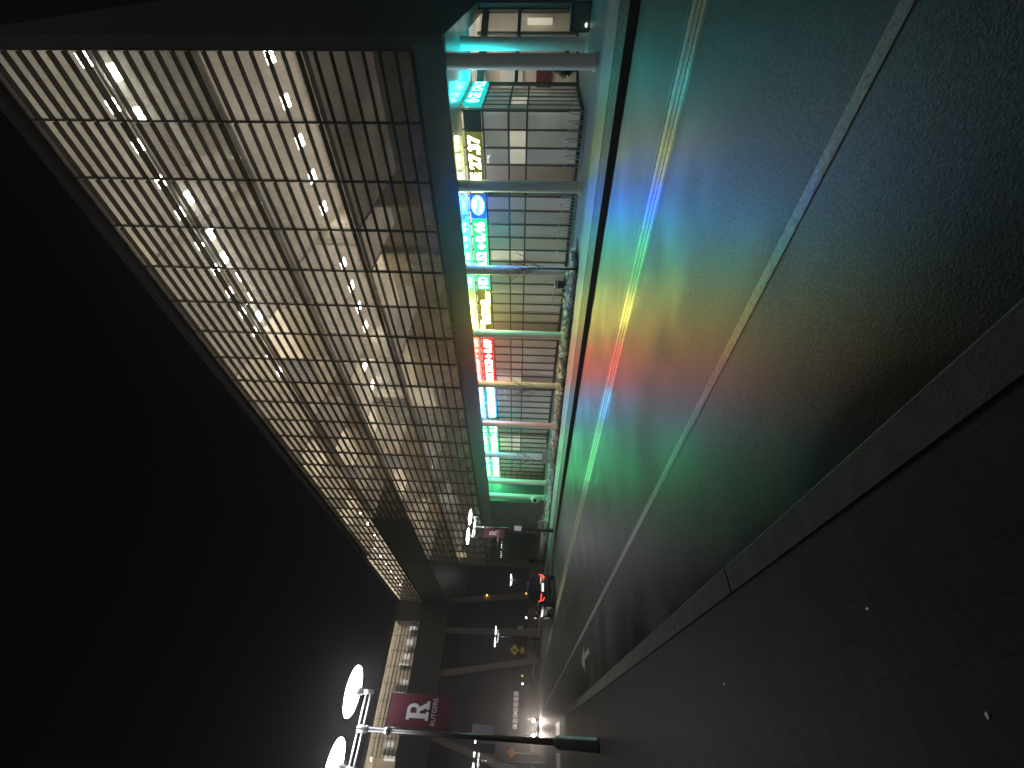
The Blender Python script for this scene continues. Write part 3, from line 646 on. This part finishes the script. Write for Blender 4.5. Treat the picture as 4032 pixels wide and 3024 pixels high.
p.build('walker_symbol', M['black'], dm)
p = MB(); p.box(-.33, .33, -.06, -.045, 1.85, 2.3); p.build('plate', M['yellow_sign'], t)
p = MB(); p.add([(.18,-.066,1.95),(.18,-.066,2.05),(-.1,-.066,2.22),(-.18,-.066,2.14)], [(0,1,2,3)]); p.build('plate_arrow', M['black'], t)
t = thing('small_sign', 'small blank white sign on a post under the bridging wing', 'sign', (9.6, 50, zk(50)))
p = MB(); p.tube([(0,0,0),(0,0,2.5)], .03, 8); p.build('post', M['steel'], t)
p = MB(); p.box(-.22, .22, -.05, -.035, 1.95, 2.5); p.build('plate', M['white'], t)
t = thing('warning_sign', 'dim orange tilted sign by the side street behind the near lamp post', 'sign', (-.4, 52, zr(52)))
p = MB(); p.tube([(0,0,0),(0,0,3)], .04, 8); p.build('post', M['steel'], t)
p = MB(); p.obox((0,-.06,2.9), (.24,0,.18), (0,.008,0), (-.18,0,.24)); p.build('diamond_plate', mat('orange_sign', (.8,.3,.05), .5, emit=(1,.4,.1), es=.03), t)

# ------------------------------------------------------------------ bike racks, bench, bins, plants
def rack(y0, n, label):
    t = thing('bike_rack', label, 'bike rack', (15.95, y0, .002), 0, 'bike racks under the soffit')
    rl = MB(); rl.tube([(0,-.15,.03),(0,(n-1)*.28+.15,.03)], .025, 8); rl.tube([(.32,-.15,.03),(.32,(n-1)*.28+.15,.03)], .02, 8); rl.build('rail', M['steel'], t)
    h0 = None
    for k in range(n):
        if h0 is None:
            hp = MB(); pts = [(-.0,0,.03),(0,0,.42)]+[(-.0+.16-.16*math.cos(a), -.0, .5+.13*math.sin(a)) for a in [math.pi*i/6 for i in range(7)]]+[(.32,0,.42),(.32,0,.03)]
            hp.tube([(x-.0, y, z) for x, y, z in pts], .017, 8); h0 = hp.build('hoop', M['steel'], t, smooth=True)
        else:
            h = h0.copy(); COL.objects.link(h); h.parent = t; h.location = (0, k*.28, 0)
    return t
rack(3.95, 7, 'steel bike rack nearest the turned corner of the building')
rack(6.55, 10, 'steel bike rack between the second and third street columns')
rack(10.0, 8, 'steel bike rack beside the small dark bin')
t = thing('litter_bin', 'small dark litter bin at the end of the bike racks', 'bin', (15.75, 10.55, .002))
p = MB(); p.lathe([(0,0),(.15,0),(.19,.5),(.2,.52),(.2,.56),(.12,.6),(0,.6)], 16); p.build('body', M['black'], t, smooth=True)
p = MB(); p.lathe([(.205,.5),(.212,.51),(.205,.53)], 16); p.build('rim', M['steel'], t)
def bench(loc, rz, label):
    t = thing('bench', label, 'bench', loc, rz, 'metal benches by the planting strip')
    p = MB(); p.obox((0,0,.43), (.75,0,0), (0,.22,0), (0,0,.018)); p.build('seat', M['grey_mesh'], t, bevel=.01)
    p = MB(); p.obox((0,-.25,.66), (.75,0,0), (0,.015,.0), (0,-.05,.2)); p.build('backrest', M['grey_mesh'], t, bevel=.008)
    for s in (-1,1):
        p = MB(); p.tube([(s*.76,-.22,.0),(s*.76,-.2,.43),(s*.76,-.3,.92)], .022, 8); p.tube([(s*.76,.22,0),(s*.76,.2,.62),(s*.76,-.22,.64)], .022, 8); p.build('leg', M['steel'], t, smooth=True)
    return t
bench((13.9, 21.9, zk(21.9)-.004), -math.pi/2, 'grey metal bench with a solid back, in front of the sixth street column')
bench((13.7, 31.8, zk(31.8)-.004), -math.pi/2, 'metal bench at the far end of the planting strip near the banner lamp')
t = thing('litter_bin', 'round white bin with a dark opening beside the last street column', 'bin', (14.75, 29.95, .002))
p = MB(); p.lathe([(0,0),(.2,0),(.2,.04),(.06,.06),(.06,.42)], 18); p.build('stand', M['steel'], t, smooth=True)
p = MB(); p.lathe([(0,.42),(.16,.44),(.27,.6),(.3,.78),(.26,.98),(.12,1.1),(0,1.12)], 22); p.build('shell', M['white'], t, smooth=True)
p = MB(); p.obox((-.2,-.19,.8), (.1,-.1,0), (.02,.02,0), (0,0,.13)); p.build('opening', M['black'], t, bevel=.02)
t = thing('utility_box', 'dark cabinet with a small bright lamp at the forecourt end', 'cabinet', (18.85, 1.75, .002))
p = MB(); p.box(-.4,.4,-.35,.4,0,.62); p.build('body', M['endwall'], t, bevel=.02)
p = MB(); p.box(-.43,.43,-.38,.43,.62,.66); p.build('lid', M['black'], t, bevel=.01)
p = MB(); p.lathe([(0,0),(.05,.0),(.07,.04),(.04,.08),(0,.09)], 10, (-.44,.2,.08)); p.build('lamp', emat('marker_glow', (.9,1,.8), 1.2), t)
t = thing('covered_sign', 'pale cloth cover draped over a low board at the edge of the forecourt', 'board', (18.7, 1.02, .002))
p = MB(); p.add([(-.3,-.3,0),(.3,-.3,0),(.3,.3,0),(-.3,.3,0),(-.22,-.08,.68),(.24,-.12,.7),(.24,.12,.74),(-.2,.06,.62)], [(3,2,1,0),(4,5,6,7),(0,1,5,4),(1,2,6,5),(2,3,7,6),(3,0,4,7)])
p.build('cover', mat('pale_cloth', (.6,.55,.52), .8, noise=.2, nscale=6, bump=.5, bscale=5), t, bevel=.05)
p = MB(); p.box(-.33,.33,-.02,.02,0,.1); p.build('foot', M['black'], t)
# ground-cover planting, one mass of small leaves
gc = MB(); rnd = random.Random(3)
for k in range(24000):
    y = 7.9+27.5*rnd.random()**1.0; x = 12.98+1.25*rnd.random()
    hmax = .1+.2*abs(math.sin(y*2.3)*math.sin(y*.9+x*3))+.08*rnd.random()
    z = zk(y)+hmax*rnd.random()**.6
    a = rnd.random()*6.28; tl = rnd.uniform(-.9,.9); s = rnd.uniform(.03,.075)
    e1 = Vector((math.cos(a), math.sin(a), tl*.6)).normalized()*s*1.6; e2 = Vector((-math.sin(a)*math.cos(tl), math.cos(a)*math.cos(tl), math.sin(tl)))*s
    c = Vector((x,y,z)); gc.add([c-e1, c-e2, c+e1, c+e2], [(0,1,2,3)], 0 if rnd.random() < .88 else 1)
tag(gc.build('ground_cover', [M['leaf_pale'], M['leaf_green']]), 'pale low plants along the strip between the walk and the columns', 'plants', kind='stuff')
def sapling(loc, seed, h, label):
    t = thing('bare_tree', label, 'tree', loc, 0, 'bare young trees along the walk'); rn = random.Random(seed)
    tk = MB(); tk.tube([(0,0,0),(.01,0,.8),(.02,.01,1.5),(0,.03,h*.62)], [.045,.038,.03,.018], 8); tk.build('trunk', M['bark'], t, smooth=True)
    br = MB()
    def twig(p, d, L, rr, dep):
        q = p+d*L*.5+Vector((rn.uniform(-.04,.04),rn.uniform(-.04,.04),.04)); e = q+d*L*.5+Vector((rn.uniform(-.05,.05),rn.uniform(-.05,.05),.06))
        br.tube([p,q,e], [rr,rr*.75,rr*.45], 5, cap=False)
        if dep > 0:
            for _ in range(3):
                dd = (d+Vector((rn.uniform(-.7,.7),rn.uniform(-.7,.7),rn.uniform(-.1,.5)))).normalized(); twig(q if rn.random()<.5 else e, dd, L*.62, rr*.6, dep-1)
    for k in range(9):
        z = 1.1+(h*.62-1.1)*k/8; a = k*2.4+rn.random(); d = Vector((math.cos(a)*.75, math.sin(a)*.75, .8)).normalized()
        twig(Vector((.01,.01,z)), d, .62-.03*k, .012, 2)
    br.build('branches', M['bark'], t); return t
sapling((13.0, 8.04, zk(8)), 1, 3.4, 'bare young tree in front of the third street column')
sapling((13.9, 15.7, zk(15.7)), 2, 3.4, 'bare young tree with many twigs in front of the column by the red ticker text')
sapling((14.0, 22.9, zk(22.9)), 5, 3.2, 'bare young tree beside the metal bench and the green ticker text')
sapling((14.0, 33.4, zk(33.4)), 8, 2.9, 'thin bare young tree in front of the dark solid wall')
t = thing('evergreen_shrub', 'small dark evergreen on a short stem beside the corner column', 'shrub', (16.75, 2.75, .002))
p = MB(); p.tube([(0,0,0),(.02,.02,.3),(0,0,.6)], [.05,.04,.03], 8); p.build('trunk', M['bark'], t)
p = MB(); rn = random.Random(5)
for k in range(1400):
    z = rn.random(); rad = (.34*math.sin(min(1,z*1.6+.15)*math.pi*.5) if z < .5 else .34*(1-(z-.5)/.5)**.8+.02)
    a = rn.random()*6.28; q_ = rad*rn.random()**.4; c = Vector((q_*math.cos(a), q_*math.sin(a), .36+z*1.0)); s = rn.uniform(.02,.05)
    d = Vector((math.cos(a),math.sin(a),rn.uniform(-.2,.8))).normalized()*s*2; e = Vector((-math.sin(a),math.cos(a),rn.uniform(-.4,.4)))*s
    p.add([c-d, c-e, c+d, c+e], [(0,1,2,3)])
p.build('crown', M['leaf_dark'], t)

lv = MB(); lv.add([(0,-.05,.0),(.03,-.01,.012),(.012,.05,.006),(-.02,.03,.016),(-.03,-.02,.006)], [(0,1,2,3,4)]); lf = lv.build('fallen_leaf', M['leaf_pale'])
for i, (x, y, lab) in enumerate(((.55,2.05,'pale fallen leaf on the dark near paving, the one nearer the kerb on the right'),(.16,1.75,'pale fallen leaf on the dark near paving, lowest and farthest from the kerb'),(.45,3.9,'pale fallen leaf on the near paving just past the kerb joint'))):
    o = lf if i == 0 else lf.copy()
    if i: COL.objects.link(o)
    o.location = (x, y, zk(y)+.004); o.rotation_euler = (0,0,i*1.3); o.scale = (.2,.24,.12); tag(o, lab, 'leaf', 'fallen leaves on the near paving')
# ------------------------------------------------------------------ cars
def make_car(name, label, loc, rz, lit_tail, lit_head, paint):
    t = thing(name, label, 'car', loc, rz)
    # body lofted along its length (y forward), section half-width / heights
    secs = [(-2.2,.70,.38,.78),(-2.12,.82,.28,.92),(-1.6,.88,.24,.98),(-.6,.9,.22,.97),(.6,.9,.22,.95),(1.4,.88,.24,.90),(1.95,.82,.27,.80),(2.18,.68,.36,.68)]
    bm = MB(); vs = []; n = 10
    for y, w, zb, zt in secs:
        zc = (zb+zt)/2; hz = (zt-zb)/2
        for j in range(n*2):
            a = 2*math.pi*j/(2*n); ca, sa = math.cos(a), math.sin(a); pw = .45
            vs.append((w*math.copysign(abs(ca)**pw, ca), y, zc+hz*math.copysign(abs(sa)**pw, sa)))
    k = 2*n; fs = [(i*k+j, i*k+(j+1)%k, (i+1)*k+(j+1)%k, (i+1)*k+j) for i in range(len(secs)-1) for j in range(k)]
    fs += [tuple(range(k-1,-1,-1)), tuple((len(secs)-1)*k+j for j in range(k))]
    bm.add(vs, fs); bm.build('body', paint, t, smooth=True)
    cb = MB(); lo = [(-1.95,.76,.9),(1.15,.78,.9)]; hi = [(-1.72,.62,1.52),(.2,.64,1.53)]
    v = []
    for (y,w,z) in (lo[0], hi[0], hi[1], lo[1]): v += [(-w,y,z),(w,y,z)]
    cb.add(v, [(0,1,3,2),(2,3,5,4),(4,5,7,6),(0,2,4,6),(1,7,5,3)]); cb.build('cabin', paint, t, bevel=.06)
    for nm, quad in (('rear_window', [(-.62,-1.93,1.0),(.62,-1.93,1.0),(.54,-1.77,1.43),(-.54,-1.77,1.43)]), ('windscreen', [(.6,1.05,.97),(-.6,1.05,.97),(-.52,.36,1.46),(.52,.36,1.46)])):
        w_ = MB(); q4 = [Vector(p) for p in quad]; nn = (q4[1]-q4[0]).cross(q4[3]-q4[0]).normalized()*.018
        w_.add([p+nn for p in q4]+[p-nn for p in q4], [(0,1,2,3),(7,6,5,4),(0,4,5,1),(1,5,6,2),(2,6,7,3),(3,7,4,0)]); w_.build(nm, M['carglass'], t)
    for s in (-1,1):
        w_ = MB(); pts = [(s*.783,-1.55,1.0),(s*.79,.85,1.0),(s*.672,.15,1.45),(s*.665,-1.5,1.44)]
        w_.add(pts, [(0,1,2,3)]); w_.build('side_window', M['carglass'], t)
        mr = MB(); mr.obox((s*.98,.75,1.0), (.1,0,0), (0,.05,0), (0,0,.065)); mr.build('wing_mirror', paint, t, bevel=.02)
        for y in (-1.35, 1.35):
            wh = MB(); 
            prof = [(.0,-.1),(.2,-.1),(.31,-.1),(.33,-.06),(.33,.06),(.31,.1),(.2,.1),(0,.1)]
            vv = [(s*.8+zz, y+q_*math.cos(2*math.pi*j/18), .33+q_*math.sin(2*math.pi*j/18)) for q_, zz in prof for j in range(18)]
            wh.add(vv, [(i*18+j, i*18+(j+1)%18, (i+1)*18+(j+1)%18, (i+1)*18+j) for i in range(len(prof)-1) for j in range(18)])
            wo = wh.build('wheel', M['tyre'], t, smooth=True)
            rm = MB(); 
            for q_ in range(5):
                a = q_*2*math.pi/5; rm.obox((s*.905, y+.1*math.cos(a), .33+.1*math.sin(a)), (.012,0,0), (0,.1*math.cos(a),.1*math.sin(a)), (0,-.03*math.sin(a),.03*math.cos(a)))
            rm.build('rim', M['steel'], wo)
        # tail light: outer blade and inner bar, a lying Y
        tl = MB(); yb = -2.2
        for a_, b__ in (((s*.78,-2.115,.94),(s*.72,-2.17,.72)), ((s*.76,-2.14,.82),(s*.36,-2.225,.78)), ((s*.74,-2.16,.72),(s*.56,-2.215,.62))):
            tl.tube([a_, b__], .029, 8)
        tl.build('tail_light', M['tail'] if lit_tail else mat('tail_lens', (.3,.01,.01), .2), t)
        hl = MB(); hl.lathe([(0,0),(.1,.0),(.12,.05),(0,.1)], 14); o = hl.build('headlight', M['headlight'] if lit_head else mat('headlight_lens', (.6,.6,.6), .1), t)
        o.rotation_euler = (-math.pi/2,0,0); o.location = (s*.62, 2.12, .66)
    p = MB(); p.box(-.24,.24,-2.232,-2.215,.66,.78); p.build('number_plate', M['plate_glow'] if lit_tail else M['white'], t)
    p = MB(); p.box(-.7,.7,-2.24,-2.1,.36,.5); p.build('bumper', M['black'], t, bevel=.03)
    return t
make_car('parked_car', 'dark car seen from behind with bright red tail lights in the far lane', (7.42, 29.1, zr(29.1)), 0, True, False, M['car']).scale = (1,1,1.13)
make_car('oncoming_car', 'oncoming car with glaring headlights beyond the near lamp post', (1.72, 62.2, zr(62)+.02), math.pi, False, True, mat('grey_car_paint', (.05,.05,.055), .25, metal=.4))
for s in (-1, 1):
    sd = bpy.data.lights.new('headlight_beam', 'SPOT'); sd.energy = 1300; sd.spot_size = math.radians(70); sd.spot_blend = .8; sd.color = (1,.86,.76); sd.shadow_soft_size = .1
    so = bpy.data.objects.new('headlight_beam', sd); COL.objects.link(so); so.location = (1.72+s*.62, 59.8, zr(60)+.75); so.rotation_euler = (math.radians(86), 0, math.pi)

# ------------------------------------------------------------------ walking person
def person(loc, rz, label):
    t = thing('person', label, 'person', loc, rz)
    vs = [(0,0,.92),(0,.0,1.1),(0,.02,1.3),(0,.03,1.43),(0,.05,1.5),
          (-.1,0,.88),(-.1,.16,.5),(-.1,.08,.1),(-.1,.2,.05), (.1,0,.88),(.1,-.12,.5),(.1,-.34,.14),(.1,-.26,.05),
          (-.19,.02,1.4),(-.24,-.06,1.12),(-.23,.06,.9), (.19,.02,1.4),(.24,.08,1.13),(.23,.22,.94)]
    es = [(0,1),(1,2),(2,3),(3,4),(0,5),(5,6),(6,7),(7,8),(0,9),(9,10),(10,11),(11,12),(3,13),(13,14),(14,15),(3,16),(16,17),(17,18)]
    rs = [.15,.15,.17,.12,.06,.1,.075,.05,.045,.1,.075,.05,.045,.075,.06,.045,.075,.06,.045]
    me = bpy.data.meshes.new('body'); me.from_pydata(vs, es, []); o = bpy.data.objects.new('body', me); COL.objects.link(o)
    sk = o.modifiers.new('s', 'SKIN'); o.modifiers.new('ss', 'SUBSURF').levels = 1; o.modifiers['ss'].render_levels = 1
    for i, q in enumerate(rs): me.skin_vertices[0].data[i].radius = (q, q*.8)
    me.skin_vertices[0].data[0].use_root = True; me.materials.append(M['cloth']); o.parent = t
    h = MB(); h.lathe([(0,1.5),(.05,1.5),(.075,1.56),(.09,1.63),(.085,1.7),(.05,1.76),(0,1.78)], 14, (0,.05,0)); h.build('head', M['skin'], t, smooth=True)
    h = MB(); h.lathe([(.094,1.66),(.092,1.72),(.055,1.785),(0,1.795)], 14, (0,.04,0)); h.build('hair', M['hair'], t, smooth=True)
    return t
person((14.0, 42.0, zk(42)), math.pi*.9, 'person in dark clothes walking past the lit glazing')

# ------------------------------------------------------------------ beyond the street
t = thing('distant_building', 'low distant building with a row of dim lit windows', 'building', (7, 150, zr(150)-.3))
p = MB(); p.box(-25, 20, 0, 20, 0, 6.2); p.build('wall', M['far_wall'], t)
p = MB(); p.box(-25.3, 20.3, -.3, 20.3, 6.2, 6.6); p.build('roof', M['endwall'], t)
for k in range(7):
    p = MB(); p.box(-3.2+k*1.25, -2.2+k*1.25, -.08, -.02, 4.0, 5.4); w_ = p.build('window', M['far_win'], t)
t2 = thing('wall', 'low pale roadside wall far under the bridging wing', 'wall', (13, 92, zr(92)-.3))
p = MB(); p.box(-1, 22, 0, .4, 0, 1.9); p.build('panel', mat('pale_wall', (.4,.35,.35), .8), t2)
p = MB(); p.box(-1.1, 22.1, -.05, .45, 1.9, 2.0); p.build('coping', M['kerb'], t2)
fls = [(16.97,65,.8,'amber'),(15.28,72,.6,'far_lamp'),(9.06,84,.85,'amber'),(7.6,80,.8,'far_lamp'),(5.2,105,1.8,'amber'),(3.4,110,1.7,'amber'),(.9,108,1.7,'amber')]
for i, (x,y,z,k) in enumerate(fls):
    t = thing('marker_light', 'small %s light on a thin post far down the street, number' % ('amber' if k == 'amber' else 'white'), 'light', (x,y,zr(y)-.3), 0, 'small lights far down the street')
    t['label'] = 'tiny amber light far down the street' if k == 'amber' else 'tiny white light far down the street'
    h = z-(zr(y)-.3)
    p = MB(); p.tube([(0,0,0),(0,0,h-.08)], .04, 6); p.build('post', M['black'], t)
    p = MB(); p.lathe([(0,-.12),(.1,-.06),(.12,0),(.1,.06),(0,.12)], 10, (0,0,h)); p.build('lens', M[k], t)

# ------------------------------------------------------------------ thin haze added to spread a halo round the lamps
hz = MB(); hz.box(-150, 160, -60, 260, -7.5, 30)
hm = bpy.data.materials.new('haze'); hm.use_nodes = True; t_ = hm.node_tree; t_.nodes.clear()
pv = N(t_, 'ShaderNodeVolumePrincipled'); pv.inputs['Color'].default_value = (.9,.9,.92,1); pv.inputs['Density'].default_value = .0018; pv.inputs['Anisotropy'].default_value = .87
ot = N(t_, 'ShaderNodeOutputMaterial'); t_.links.new(pv.outputs[0], ot.inputs['Volume'])
tag(hz.build('haze', hm), kind='stuff')
